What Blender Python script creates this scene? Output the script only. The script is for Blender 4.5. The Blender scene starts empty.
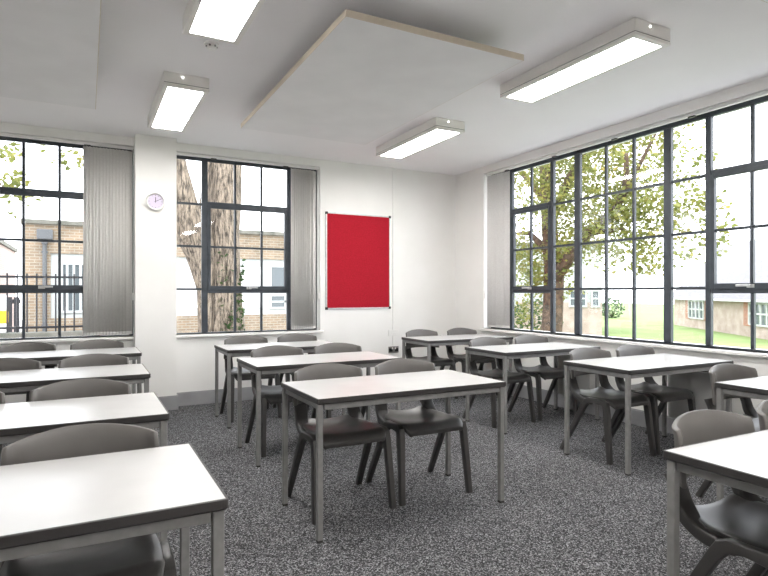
import bpy, bmesh, math, random
from mathutils import Vector, Matrix, noise
random.seed(7)
scene = bpy.context.scene
COL = scene.collection

# ------------------------------------------------------------------ constants (metres)
XR, YB, ZC = 4.6075, 6.56, 2.907      # right wall, back wall, ceiling
XL, YF = -2.3, -2.9                   # left wall, wall behind the camera
EYE = 1.252
GZ = -1.2                             # ground outside

# ------------------------------------------------------------------ materials
def mat(name, col, rough=.5, metal=0., spec=.5, **kw):
    m = bpy.data.materials.new(name); m.use_nodes = True
    b = m.node_tree.nodes['Principled BSDF']
    b.inputs['Base Color'].default_value = (*col, 1)
    b.inputs['Roughness'].default_value = rough
    b.inputs['Metallic'].default_value = metal
    b.inputs['Specular IOR Level'].default_value = spec
    for k, v in kw.items():
        b.inputs[k.replace('_', ' ')].default_value = v
    return m
def nodes(m): return m.node_tree.nodes, m.node_tree.links, m.node_tree.nodes['Principled BSDF']
def noisy(m, c1, c2, scale=5, detail=3, lo=.35, hi=.65, bump=0, bscale=None, bdist=.002, coord='Object', stretch=None):
    n, l, b = nodes(m)
    tc = n.new('ShaderNodeTexCoord'); src = tc.outputs[coord]
    if stretch:
        mp = n.new('ShaderNodeMapping'); mp.inputs['Scale'].default_value = stretch
        l.new(src, mp.inputs['Vector']); src = mp.outputs['Vector']
    t = n.new('ShaderNodeTexNoise'); t.inputs['Scale'].default_value = scale; t.inputs['Detail'].default_value = detail
    l.new(src, t.inputs['Vector'])
    r = n.new('ShaderNodeValToRGB'); e = r.color_ramp.elements
    e[0].position, e[1].position = lo, hi; e[0].color, e[1].color = (*c1, 1), (*c2, 1)
    l.new(t.outputs['Fac'], r.inputs['Fac']); l.new(r.outputs['Color'], b.inputs['Base Color'])
    if bump:
        t2 = t
        if bscale:
            t2 = n.new('ShaderNodeTexNoise'); t2.inputs['Scale'].default_value = bscale; t2.inputs['Detail'].default_value = 4
            l.new(src, t2.inputs['Vector'])
        bp = n.new('ShaderNodeBump'); bp.inputs['Strength'].default_value = bump; bp.inputs['Distance'].default_value = bdist
        l.new(t2.outputs['Fac'], bp.inputs['Height']); l.new(bp.outputs['Normal'], b.inputs['Normal'])
    return m

M = {}
M['wall'] = noisy(mat('wall_paint', (.8,.8,.8), .75), (.82,.81,.785), (.86,.85,.83), 2.2, 3, .3, .7, .12, 160, .001)
M['ceil'] = noisy(mat('ceiling_paint', (.8,.8,.8), .8), (.84,.826,.835), (.87,.856,.865), 1.5, 2, .3, .7)
M['raft'] = noisy(mat('raft_fabric', (.78,.78,.775), .95), (.78,.772,.778), (.82,.812,.818), 3, 2)
M['raftedge'] = mat('raft_edge_fabric', (.62,.55,.45), .8)
M['skirt'] = noisy(mat('grey_skirting_paint', (.33,.33,.34), .45), (.30,.30,.31), (.35,.35,.36), 4, 2)
M['white'] = mat('white_satin_paint', (.84,.83,.81), .35)
M['frame'] = noisy(mat('slate_grey_window_metal', (.04,.05,.062), .38), (.034,.042,.052), (.05,.06,.074), 9, 2)
M['chrome'] = mat('brushed_metal', (.6,.6,.6), .28, 1)
M['alu'] = noisy(mat('anodised_aluminium', (.62,.62,.62), .35, .9), (.58,.58,.58), (.68,.68,.67), 20, 2)
M['black'] = mat('black_plastic', (.015,.015,.016), .4)
M['laminate'] = noisy(mat('white_laminate', (.8,.79,.77), .3), (.49,.485,.48), (.53,.525,.52), 6, 2, .3, .7, .03, 300, .0004)
M['edge'] = mat('charcoal_edging', (.035,.032,.031), .5)
M['leg'] = noisy(mat('light_grey_powder_coat', (.27,.26,.25), .4), (.20,.197,.193), (.235,.23,.226), 30, 2)
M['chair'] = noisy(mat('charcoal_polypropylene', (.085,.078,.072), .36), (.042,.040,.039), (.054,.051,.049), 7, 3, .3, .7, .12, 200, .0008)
M['chair_lit'] = noisy(mat('lit_charcoal_polypropylene', (.12,.11,.105), .42), (.112,.105,.098), (.135,.127,.119), 7, 3, .3, .7, .2, 320, .0006)  # same plastic as the seat, lightened: brighter light on backrests put into the colour
M['slat'] = noisy(mat('grey_blind_fabric', (.6,.6,.6), .8), (.76,.745,.725), (.82,.805,.785), 60, 2)
M['housing'] = mat('lamp_housing_white', (.80,.78,.75), .4)
M['seam'] = mat('dark_seam', (.10,.095,.09), .6)
n_, l_, b_ = nodes(M['slat'])
td = n_.new('ShaderNodeBsdfTranslucent'); td.inputs['Color'].default_value = (.9,.89,.87,1)
ms = n_.new('ShaderNodeMixShader'); ms.inputs[0].default_value = .15
l_.new(b_.outputs[0], ms.inputs[1]); l_.new(td.outputs[0], ms.inputs[2]); l_.new(ms.outputs[0], n_['Material Output'].inputs['Surface'])
M['felt'] = noisy(mat('red_felt', (.5,.004,.02), .95), (.31,.002,.011), (.43,.004,.020), 70, 5, .3, .7, .3, 400, .001)
M['socket'] = mat('brushed_steel_plate', (.30,.29,.28), .35, .8)
M['heater'] = noisy(mat('heater_enamel', (.5,.5,.49), .4), (.47,.47,.46), (.52,.52,.51), 5, 2)
M['clockface'] = mat('lilac_clock_face', (.62,.55,.70), .3)
M['rail'] = mat('black_railing_paint', (.02,.02,.025), .45)
M['lead'] = mat('grey_blue_drainpipe', (.10,.105,.11), .5)
M['render_white'] = noisy(mat('white_building_cladding', (.8,.8,.8), .7), (.42,.44,.43), (.48,.50,.49), 2, 3)
M['roof'] = noisy(mat('slate_roof', (.3,.28,.32), .8), (.15,.145,.152), (.19,.183,.19), 3, 5, .3, .7, stretch=(1,1,6))
M['coping'] = noisy(mat('mossy_coping', (.3,.3,.25), .9), (.09,.095,.075), (.20,.19,.165), 4, 6)
M['lawn'] = noisy(mat('lawn_grass', (.12,.3,.03), .95), (.135,.195,.055), (.20,.27,.085), .6, 8, .3, .7, .4, 30, .03)
M['tarmac'] = noisy(mat('tarmac', (.2,.2,.2), .9), (.20,.19,.18), (.32,.31,.30), 3, 8)
M['yellow'] = mat('yellow_paint', (.8,.45,.02), .5)
M['winglass'] = mat('dark_window_glass', (.11,.13,.14), .1)

# carpet: speckled loop pile
m = M['carpet'] = mat('speckled_grey_carpet', (.1,.1,.1), .95, spec=.2)
n, l, b = nodes(m)
tc = n.new('ShaderNodeTexCoord')
v = n.new('ShaderNodeTexVoronoi'); v.inputs['Scale'].default_value = 185
l.new(tc.outputs['Object'], v.inputs['Vector'])
sv = n.new('ShaderNodeSeparateColor'); l.new(v.outputs['Color'], sv.inputs[0])
r = n.new('ShaderNodeValToRGB'); e = r.color_ramp.elements
e[0].position, e[0].color = 0, (.022,.022,.024,1); e[1].position, e[1].color = 1, (.44,.44,.455,1)
k = e.new(.35); k.color = (.045,.045,.047,1); k = e.new(.7); k.color = (.14,.14,.147,1)
l.new(sv.outputs[0], r.inputs['Fac'])
big = n.new('ShaderNodeTexNoise'); big.inputs['Scale'].default_value = 1.7; big.inputs['Detail'].default_value = 4
l.new(tc.outputs['Object'], big.inputs['Vector'])
mr = n.new('ShaderNodeMapRange'); mr.inputs['To Min'].default_value = .68; mr.inputs['To Max'].default_value = 1.0
l.new(big.outputs['Fac'], mr.inputs['Value'])
mx = n.new('ShaderNodeVectorMath'); mx.operation = 'SCALE'
l.new(r.outputs['Color'], mx.inputs[0]); l.new(mr.outputs['Result'], mx.inputs['Scale'])
l.new(mx.outputs['Vector'], b.inputs['Base Color'])
bp = n.new('ShaderNodeBump'); bp.inputs['Strength'].default_value = .6; bp.inputs['Distance'].default_value = .006
l.new(v.outputs['Distance'], bp.inputs['Height']); l.new(bp.outputs['Normal'], b.inputs['Normal'])

# clear glazing: lets light through, mirrors a little by fresnel
m = M['glass'] = bpy.data.materials.new('clear_glazing'); m.use_nodes = True
n = m.node_tree.nodes; l = m.node_tree.links; n.clear()
out = n.new('ShaderNodeOutputMaterial'); ms = n.new('ShaderNodeMixShader'); tr = n.new('ShaderNodeBsdfTransparent')
gl = n.new('ShaderNodeBsdfGlossy'); gl.inputs['Roughness'].default_value = .02
lw_ = n.new('ShaderNodeLayerWeight'); lw_.inputs['Blend'].default_value = .5
pw = n.new('ShaderNodeMath'); pw.operation = 'POWER'; pw.inputs[1].default_value = 5; l.new(lw_.outputs['Facing'], pw.inputs[0])
fr = n.new('ShaderNodeMath'); fr.operation = 'MULTIPLY_ADD'; fr.inputs[1].default_value = .9; fr.inputs[2].default_value = .02; l.new(pw.outputs[0], fr.inputs[0])
tr.inputs['Color'].default_value = (.98,.985,.985,1)
l.new(fr.outputs[0], ms.inputs['Fac']); l.new(tr.outputs['BSDF'], ms.inputs[1]); l.new(gl.outputs['BSDF'], ms.inputs[2]); l.new(ms.outputs['Shader'], out.inputs['Surface'])

def emis(name, col, s):
    m = bpy.data.materials.new(name); m.use_nodes = True
    b = m.node_tree.nodes['Principled BSDF']
    b.inputs['Base Color'].default_value = (*col, 1)
    b.inputs['Emission Color'].default_value = (*col, 1); b.inputs['Emission Strength'].default_value = s
    return m
M['lamp'] = emis('lit_diffuser', (1.0,.975,.945), 15.0)
M['led'] = emis('white_indicator_light', (1.,1.,.97), 4)

# brick
def brick(name, c1, c2, mortar, scale=1, axis='XZ'):
    m = mat(name, c1, .9); n, l, b = nodes(m)
    tc = n.new('ShaderNodeTexCoord'); sx = n.new('ShaderNodeSeparateXYZ'); cb = n.new('ShaderNodeCombineXYZ')
    l.new(tc.outputs['Object'], sx.inputs[0])
    if axis == 'XZ': l.new(sx.outputs['X'], cb.inputs['X'])
    else: l.new(sx.outputs['Y'], cb.inputs['X'])
    l.new(sx.outputs['Z'], cb.inputs['Y'])
    t = n.new('ShaderNodeTexBrick'); t.inputs['Scale'].default_value = scale
    t.inputs['Brick Width'].default_value = .225; t.inputs['Row Height'].default_value = .075; t.inputs['Mortar Size'].default_value = .010
    t.inputs['Color1'].default_value = (*c1,1); t.inputs['Color2'].default_value = (*c2,1); t.inputs['Mortar'].default_value = (*mortar,1)
    l.new(cb.outputs[0], t.inputs['Vector'])
    ns = n.new('ShaderNodeTexNoise'); ns.inputs['Scale'].default_value = 2.5; ns.inputs['Detail'].default_value = 6
    l.new(tc.outputs['Object'], ns.inputs['Vector'])
    mr = n.new('ShaderNodeMapRange'); mr.inputs['To Min'].default_value = .6; mr.inputs['To Max'].default_value = 1.4
    l.new(ns.outputs['Fac'], mr.inputs['Value'])
    mx = n.new('ShaderNodeVectorMath'); mx.operation = 'SCALE'
    l.new(t.outputs['Color'], mx.inputs[0]); l.new(mr.outputs['Result'], mx.inputs['Scale']); l.new(mx.outputs['Vector'], b.inputs['Base Color'])
    return m
M['brick'] = brick('yellow_brown_brick', (.30,.215,.14), (.23,.175,.12), (.33,.30,.25))
M['brick_red'] = brick('red_brick', (.36,.13,.07), (.30,.10,.06), (.36,.3,.25))
M['pale_brick'] = brick('pale_pink_brick', (.42,.30,.26), (.36,.26,.23), (.42,.38,.35))
M['bounce_ground'] = noisy(mat('pale_bounce_ground', (.45,.45,.45), .9), (.42,.42,.42), (.50,.495,.49), 1.5, 6)
M['stone'] = noisy(mat('pale_stone_wall', (.5,.42,.36), .9), (.34,.265,.225), (.44,.365,.32), 1.8, 7)

def bark():
    m = mat('furrowed_bark', (.2,.16,.12), .95); n, l, b = nodes(m)
    tc = n.new('ShaderNodeTexCoord'); mp = n.new('ShaderNodeMapping'); mp.inputs['Scale'].default_value = (1,1,.18)
    l.new(tc.outputs['Object'], mp.inputs[0])
    t = n.new('ShaderNodeTexNoise'); t.inputs['Scale'].default_value = 26; t.inputs['Detail'].default_value = 6; t.inputs['Roughness'].default_value = .7
    l.new(mp.outputs[0], t.inputs['Vector'])
    r = n.new('ShaderNodeValToRGB'); e = r.color_ramp.elements
    e[0].position, e[0].color = .40, (.045,.035,.026,1); e[1].position, e[1].color = .60, (.36,.29,.22,1)
    l.new(t.outputs['Fac'], r.inputs[0]); l.new(r.outputs[0], b.inputs['Base Color'])
    bp = n.new('ShaderNodeBump'); bp.inputs['Strength'].default_value = 1; bp.inputs['Distance'].default_value = .06
    l.new(t.outputs['Fac'], bp.inputs['Height']); l.new(bp.outputs[0], b.inputs['Normal'])
    return m
M['bark'] = bark()
M['bark_dark'] = noisy(mat('dark_bark', (.07,.05,.035), .95), (.04,.028,.02), (.13,.085,.055), 8, 5)
def leafmat(name, cols):
    m = bpy.data.materials.new(name); m.use_nodes = True
    n, l, b = nodes(m)
    tc = n.new('ShaderNodeTexCoord'); t = n.new('ShaderNodeTexNoise'); t.inputs['Scale'].default_value = 2.6; t.inputs['Detail'].default_value = 5
    t.inputs['Roughness'].default_value = .8
    l.new(tc.outputs['Object'], t.inputs['Vector'])
    r = n.new('ShaderNodeValToRGB'); e = r.color_ramp.elements
    e[0].position, e[0].color = .3, (*cols[0],1); e[1].position, e[1].color = .7, (*cols[2],1)
    k = e.new(.5); k.color = (*cols[1],1)
    l.new(t.outputs['Fac'], r.inputs[0]); l.new(r.outputs[0], b.inputs['Base Color'])
    b.inputs['Roughness'].default_value = .5
    td = n.new('ShaderNodeBsdfTranslucent'); l.new(r.outputs[0], td.inputs['Color'])
    ms = n.new('ShaderNodeMixShader'); ms.inputs[0].default_value = .4
    l.new(b.outputs[0], ms.inputs[1]); l.new(td.outputs[0], ms.inputs[2]); l.new(ms.outputs[0], n['Material Output'].inputs['Surface'])
    return m
M['leaf'] = leafmat('autumn_leaves', ((.07,.10,.03),(.22,.24,.06),(.40,.31,.08)))
M['leaf_green'] = leafmat('green_leaves', ((.02,.05,.015),(.04,.09,.02),(.10,.15,.04)))

# ------------------------------------------------------------------ mesh helpers
def finish(name, bm, m, parent=None, smooth=False, kind=None, loc=None):
    me = bpy.data.meshes.new(name)
    bmesh.ops.recalc_face_normals(bm, faces=bm.faces[:])
    bm.to_mesh(me); bm.free()
    for mm in (m if isinstance(m, (list, tuple)) else [m]): me.materials.append(mm)
    if smooth:
        me.shade_smooth() if hasattr(me, 'shade_smooth') else [setattr(p, 'use_smooth', True) for p in me.polygons]
    o = bpy.data.objects.new(name, me); COL.objects.link(o)
    if parent is not None: o.parent = parent
    if loc is not None: o.location = loc
    if kind: o['kind'] = kind
    return o
def tag(o, label, cat, group=None, kind=None):
    o['label'] = label; o['category'] = cat
    if group: o['group'] = group
    if kind: o['kind'] = kind
    return o
def thing(name, label, cat, loc=(0,0,0), rz=0, group=None):
    o = bpy.data.objects.new(name, None); COL.objects.link(o)
    o.empty_display_size = .1; o.location = loc; o.rotation_euler = (0,0,rz)
    return tag(o, label, cat, group)
def box(bm, x0, y0, z0, x1, y1, z1, bevel=0, seg=2, mi=0, T=None):
    x0, x1 = min(x0,x1), max(x0,x1); y0, y1 = min(y0,y1), max(y0,y1); z0, z1 = min(z0,z1), max(z0,z1)
    t = bmesh.new()
    bmesh.ops.create_cube(t, size=1)
    for v in t.verts:
        v.co = Vector(((v.co.x+.5)*(x1-x0)+x0, (v.co.y+.5)*(y1-y0)+y0, (v.co.z+.5)*(z1-z0)+z0))
    if bevel: bmesh.ops.bevel(t, geom=t.edges[:], offset=bevel, segments=seg, affect='EDGES', profile=.5)
    for f in t.faces: f.material_index = mi
    merge(bm, t, T)
def merge(bm, t, T=None):
    if T is not None:
        for v in t.verts: v.co = T(v.co)
    me = bpy.data.meshes.new('tmp'); t.to_mesh(me); t.free(); bm.from_mesh(me); bpy.data.meshes.remove(me)
def ring_tube(bm, pts, radii, seg=12, squash=None, cap=True, jitter=0):
    """round tube through pts with per-point radius"""
    pts = [Vector(p) for p in pts]; rings = []
    up = None
    for i, p in enumerate(pts):
        d = (pts[min(i+1,len(pts)-1)] - pts[max(i-1,0)]).normalized()
        if up is None:
            up = Vector((1,0,0)) if abs(d.x) < .8 else Vector((0,1,0))
        a = (up - d*up.dot(d)).normalized(); up = a; c = d.cross(a)
        rr = radii[i] if isinstance(radii, (list, tuple)) else radii
        ring = []
        for k in range(seg):
            t = 2*math.pi*k/seg
            j = 1 + (jitter*noise.noise(p*1.3 + Vector((math.cos(t)*2, math.sin(t)*2, 0))) if jitter else 0)
            ring.append(bm.verts.new(p + (a*math.cos(t) + c*math.sin(t))*rr*j))
        rings.append(ring)
    for r0, r1 in zip(rings, rings[1:]):
        for k in range(seg): bm.faces.new((r0[k], r0[(k+1)%seg], r1[(k+1)%seg], r1[k]))
    if cap:
        bm.faces.new(rings[0][::-1]); bm.faces.new(rings[-1])
def sect_sweep(bm, stations, r=.28):
    """sweep a rounded rectangle: stations = (centre, width along X, depth, in-plane direction of travel (y,z))"""
    rings = []
    for c, wx, dp, (ty, tz) in stations:
        L = math.hypot(ty, tz); ty, tz = ty/L, tz/L
        nrm = Vector((0, -tz, ty))                       # perpendicular within the YZ plane
        cr = r*min(wx, dp); ring = []
        for sx, sn in ((1,1),(-1,1),(-1,-1),(1,-1)):
            cx, cn = sx*(wx/2-cr), sn*(dp/2-cr)
            a0 = {(1,1):0,(-1,1):90,(-1,-1):180,(1,-1):270}[(sx,sn)]
            for q in range(4):
                a = math.radians(a0 + 30*q)
                ring.append(bm.verts.new(Vector(c) + Vector((cx+cr*math.cos(a),0,0)) + nrm*(cn+cr*math.sin(a))))
        rings.append(ring)
    n = len(rings[0])
    for r0, r1 in zip(rings, rings[1:]):
        for k in range(n): bm.faces.new((r0[k], r0[(k+1)%n], r1[(k+1)%n], r1[k]))
    bm.faces.new(rings[0][::-1]); bm.faces.new(rings[-1])
def path_stations(pts, ws, ds, sub=5):
    """Catmull-Rom through pts (x,y,z) with widths/depths"""
    P = [Vector(p) for p in pts]; out = []
    n = len(P)
    for i in range(n-1):
        p0, p1, p2, p3 = P[max(i-1,0)], P[i], P[i+1], P[min(i+2,n-1)]
        for q in range(sub + (1 if i == n-2 else 0)):
            t = q/sub
            c = .5*((2*p1)+(p2-p0)*t+(2*p0-5*p1+4*p2-p3)*t*t+(3*p1-p0-3*p2+p3)*t**3)
            out.append((c, ws[i]+(ws[i+1]-ws[i])*t, ds[i]+(ds[i+1]-ds[i])*t))
    res = []
    for i, (c, w, d) in enumerate(out):
        a = out[max(i-1,0)][0]; b_ = out[min(i+1,len(out)-1)][0]; dv = b_-a
        res.append((c, w, d, (dv.y, dv.z)))
    return res
def disc(bm, c, r, h, seg=24, axis='Z', r2=None, mi=0):
    t = bmesh.new()
    bmesh.ops.create_cone(t, cap_ends=True, segments=seg, radius1=r, radius2=r if r2 is None else r2, depth=h)
    for f in t.faces: f.material_index = mi
    rot = {'Z':Matrix(), 'Y':Matrix.Rotation(math.pi/2,4,'X'), 'X':Matrix.Rotation(math.pi/2,4,'Y')}[axis]
    merge(bm, t, lambda v: rot @ v + Vector(c))
def copy_tree(o, parent=None):
    c = o.copy(); COL.objects.link(c)
    if parent is not None:
        c.parent = parent; c.matrix_parent_inverse = Matrix()
    for ch in list(o.children): copy_tree(ch, c)
    return c

# ------------------------------------------------------------------ room shell
Z0W, Z1W = .785, 2.815                  # window opening
TH = .34
def wall_with_holes(name, T, u0, u1, holes, z0=0, z1=ZC, m=None):
    bm = bmesh.new(); u = u0
    for a, b_ in sorted(holes):
        if a > u: box(bm, u, 0, z0, a, TH, z1, T=T)
        box(bm, a, 0, z0, b_, TH, Z0W, T=T); box(bm, a, 0, Z1W, b_, TH, z1, T=T)
        u = b_
    if u < u1: box(bm, u, 0, z0, u1, TH, z1, T=T)
    return finish(name, bm, m or M['wall'], kind='structure')
TB = lambda v: Vector((v.x, YB+v.y, v.z))             # back wall: u=x, w=outwards
TR = lambda v: Vector((XR+v.y, v.x, v.z))             # right wall: u=y
LW, MW, RW = (-1.30, .452), (.855, 2.57), (1.86, 5.925)
wall_with_holes('wall_back', TB, XL-TH, XR+TH, [LW, MW])
wall_with_holes('wall_right', TR, YF-TH, YB, [RW])
bm = bmesh.new(); box(bm, XL-TH, YF-TH, 0, XL, YB, ZC); finish('wall_left', bm, M['wall'], kind='structure')
bm = bmesh.new(); box(bm, XL, YF-TH, 0, XR, YF, ZC); finish('wall_front', bm, M['wall'], kind='structure')
bm = bmesh.new(); box(bm, XL-TH, YF-TH, -.2, XR+TH, YB+TH, 0); finish('floor', bm, M['carpet'], kind='structure')
bm = bmesh.new(); box(bm, XL-TH, YF-TH, ZC, XR+TH, YB+TH, ZC+.2); finish('ceiling', bm, M['ceil'], kind='structure')
PX0, PX1, PY = .450, .857, YB-.17
bm = bmesh.new(); box(bm, PX0, PY, 0, PX1, YB-.0005, ZC-.0005); finish('wall_pillar', bm, M['wall'], kind='structure')
# skirting
def skirt(name, segs):
    bm = bmesh.new()
    for x0, y0, x1, y1 in segs:
        box(bm, x0, y0, .0005, x1, y1, .14); 
        cx = .006
        box(bm, x0+(cx if x1-x0 < .05 else 0), y0+(cx if y1-y0 < .05 else 0), .14, x1-(0), y1-(0), .15)
    finish(name, bm, M['skirt'], kind='structure')
s = .018
skirt('baseboard_back', [(XL, YB-s, PX0-.001, YB-.0005), (PX1+.001, YB-s, XR-s-.001, YB-.0005)])
skirt('baseboard_pillar', [(PX0-s, PY-s, PX1+s, PY-.0005), (PX1+.0005, PY, PX1+s, YB-s-.001), (PX0-s, PY, PX0-.0005, YB-s-.001)])
skirt('baseboard_right', [(XR-s, YF, XR-.0005, YB)])
skirt('baseboard_left', [(XL+.0005, YF, XL+s, YB-s-.001)])

# ------------------------------------------------------------------ windows
ROWS = [1.292, 1.781, 2.265]
TOP = 2.762
def window(name, T, a, b_, sections, w0=.12):
    """sections: list of (kind, u0, u1, columns); mullions fill the gaps between sections"""
    root = bpy.data.objects.new(name, None); COL.objects.link(root); root['kind'] = 'structure'
    bm = bmesh.new(); fr = lambda *q, bv=.004: box(bm, *q, bevel=bv, seg=1, T=T)
    d0, d1 = w0, w0+.038
    fr(a, d0, TOP, b_, d1, Z1W); fr(a, d0, Z0W, b_, d1, Z0W+.012)
    fr(a, d0, Z0W+.012, sections[0][1], d1, TOP)
    fr(sections[-1][2], d0, Z0W+.012, b_, d1, TOP)
    for s0, s1 in zip(sections, sections[1:]): fr(s0[2], d0-.006, Z0W+.012, s1[1], d1, TOP)
    for kind, u0, u1, nc in sections:
        cols = [u0+(u1-u0)*i/nc for i in range(1, nc)]
        if kind == 'fixed':
            for c in cols: box(bm, c-.0135, d0+.008, Z0W+.012, c+.0135, d1-.004, TOP, T=T)
            for z in ROWS: box(bm, u0, d0+.010, z-.0125, u1, d1-.005, z+.0125, T=T)
        else:
            for c in cols:
                box(bm, c-.0135, d0+.008, Z0W+.012, c+.0135, d1-.004, ROWS[0]-.043, T=T)
                box(bm, c-.0135, d0+.008, 2.297, c+.0135, d1-.004, TOP, T=T)
            fr(u0, d0, 2.258, u1, d1, 2.300); fr(u0, d0, ROWS[0]-.045, u1, d1, ROWS[0]-.008)
    finish('frame', bm, M['frame'], root)
    gm = bmesh.new()
    for kind, u0, u1, nc in sections:
        if kind == 'fixed': box(gm, u0+.002, d0+.022, Z0W+.014, u1-.002, d0+.027, TOP-.002, T=T)
        else:
            box(gm, u0+.002, d0+.022, Z0W+.014, u1-.002, d0+.027, ROWS[0]-.046, T=T)
            box(gm, u0+.002, d0+.022, 2.302, u1-.002, d0+.027, TOP-.002, T=T)
    finish('glass_pane', gm, M['glass'], root)
    for kind, u0, u1, nc in sections:
        if kind != 'case': continue
        bm = bmesh.new(); e0, e1 = d0-.012, d0+.030; t = .034
        z0, z1 = ROWS[0]-.012, 2.262
        for q in ((u0-.004, z0, u0+t, z1), (u1-t, z0, u1+.004, z1)): box(bm, q[0], e0, q[1], q[2], e1, q[3], bevel=.003, seg=1, T=T)
        for q in ((u0+t, z0, u1-t, z0+.05), (u0+t, z1-.036, u1-t, z1)): box(bm, q[0], e0, q[1], q[2], e1, q[3], bevel=.003, seg=1, T=T)
        for i in range(1, nc):
            c = u0+(u1-u0)*i/nc; box(bm, c-.0125, e0+.010, z0+.05, c+.0125, e1-.006, z1-.036, T=T)
        box(bm, u0+t, e0+.014, ROWS[1]-.012, u1-t, e1-.01, ROWS[1]+.012, T=T)
        cs = finish('casement', bm, M['frame'], root)
        gm = bmesh.new(); box(gm, u0+t-.003, e0+.028, z0+.048, u1-t+.003, e0+.034, z1-.034, T=T); finish('glass_pane', gm, M['glass'], cs)
        hm = bmesh.new(); c = (u0+u1)/2
        box(hm, c-.03, e0-.008, z0+.012, c+.03, e0, z0+.04, bevel=.003, T=T)
        box(hm, c-.012, e0-.034, z0+.020, c+.012, e0-.006, z0+.038, bevel=.003, T=T)
        box(hm, c-.012, e0-.040, z0+.022, c+.10, e0-.028, z0+.040, bevel=.004, T=T)
        finish('handle', hm, M['alu'], cs)
    sm = bmesh.new()
    box(sm, a+.001, -.0005, Z0W-.03, b_-.001, w0, Z0W, T=T)
    box(sm, a-.03 if a > 0.9 else a-.0, -.045, Z0W-.03, b_+.03 if b_ > .5 else b_-.004, -.0005, Z0W, bevel=.006, T=T)
    finish('sill', sm, M['white'], root)
    return root
W0 = .12
window('window_1', TB, LW[0], LW[1], [('fixed',-1.25,-.93,1), ('case',-.87,.07,3), ('fixed',.13,.41,1)])
window('window_2', TB, MW[0], MW[1], [('fixed',.885,1.169,1), ('case',1.235,2.182,3), ('fixed',2.238,2.535,1)])
window('window_3', TR, RW[0], RW[1], [('fixed',1.94,2.245,1), ('case',2.29,2.958,2), ('fixed',3.006,3.330,1), ('fixed',3.404,4.405,3),
        ('fixed',4.484,4.795,1), ('case',4.845,5.500,2), ('fixed',5.545,5.885,1)])

# ------------------------------------------------------------------ vertical blinds
def blind(label, T, a, b_, s0, s1, n, lead, group, zb=.80):
    root = thing('vertical_blind', label, 'blind', T(Vector(((a+b_)/2, .05, Z1W))), 0, group)
    off = Vector(root.location)
    TT = lambda v: T(v) - off
    bm = bmesh.new()
    box(bm, a+.003, .030, Z1W-.030, b_-.003, .070, Z1W-.004, bevel=.003, T=TT)
    finish('headrail', bm, M['white'], root)
    k = max(2, round((b_-a)/.9))
    for i in range(k):
        u = a + (b_-a)*(i+.5)/k
        bm = bmesh.new(); box(bm, u-.030, .032, Z1W-.040, u+.030, .068, Z1W-.029, bevel=.002, T=TT)
        finish('bracket', bm, M['black'], root)
    # stacked slats hang nearly edge-on, first one turned flat
    for i in range(n):
        u = s0 + (s1-s0)*(i+.5)/n + (.012 if i == 0 else 0)
        ang = math.radians((4 if i in lead else 38 + random.uniform(-8,8))*(-1 if T is TR else 1))
        w = .089
        bm = bmesh.new(); nz = 2; vs = []
        ztop, zbot = Z1W-.046, zb + .006
        pts = []
        for q in range(7):
            t = q/6-.5
            bow = .006*(1-4*t*t)
            pts.append((u + t*w*math.cos(ang) - bow*math.sin(ang), .052 + t*w*math.sin(ang) + bow*math.cos(ang)))
        for sgn in (0, 1):
            off2 = .0008*sgn
            vs.append([[bm.verts.new(TT(Vector((x+off2*math.sin(ang), y-off2*math.cos(ang), z)))) for x, y in pts] for z in (ztop, zbot)])
        f, g = vs
        for q in range(6):
            bm.faces.new((f[0][q], f[0][q+1], f[1][q+1], f[1][q])); bm.faces.new((g[0][q], g[1][q], g[1][q+1], g[0][q+1]))
            for e in (0, 1): bm.faces.new((f[e][q], g[e][q], g[e][q+1], f[e][q+1]))
        for e in (0, 6): bm.faces.new((f[0][e], f[1][e], g[1][e], g[0][e]))
        sl = finish('slat', bm, M['slat'], root, smooth=True)
        bm = bmesh.new()
        x0, y0 = pts[1]; x1, y1 = pts[5]
        t = bmesh.new(); bmesh.ops.create_cube(t, size=1)
        A = Vector(((x0+x1)/2, (y0+y1)/2, zbot+.018))
        def f_(v, A=A, ang=ang):
            lx, ly, lz = v.x*w*.86, v.y*.004, v.z*.03
            return TT(Vector((A.x+lx*math.cos(ang)-ly*math.sin(ang), A.y+lx*math.sin(ang)+ly*math.cos(ang), A.z+lz)))
        merge(bm, t, f_)
        finish('bottom_weight', bm, M['white'], sl)
    # looped chain along the jamb
    u = b_-.012
    bm = bmesh.new(); ring_tube(bm, [TT(Vector((u, .02, z))) for z in (Z1W-.03, 2.2, 1.5, 1.22)], .0022, 6)
    ring_tube(bm, [TT(Vector((u-.0, .040, z))) for z in (Z1W-.03, 2.2, 1.5, 1.22)], .0022, 6)
    finish('control_chain', bm, M['white'], root)
    bm = bmesh.new(); box(bm, u-.006, .006, 1.17, u+.011, .05, 1.25, bevel=.003, T=TT); finish('chain_weight', bm, M['white'], root)
    return root
g = 'vertical blinds drawn back to the side of each window'
blind('grey vertical blind stacked open in the left-hand window, beside the clock pillar', TB, LW[0]+.004, LW[1]-.006, -.012, .42, 14, (0,), g)
blind('grey vertical blind stacked open between the tree-view window and the red noticeboard', TB, MW[0]+.006, MW[1]-.004, 2.225, 2.525, 11, (0,), g)
blind('grey vertical blind stacked open at the corner end of the long right-hand window', TR, RW[0]+.004, RW[1]-.004, 5.49, 5.865, 13, (0,1), g)

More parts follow.
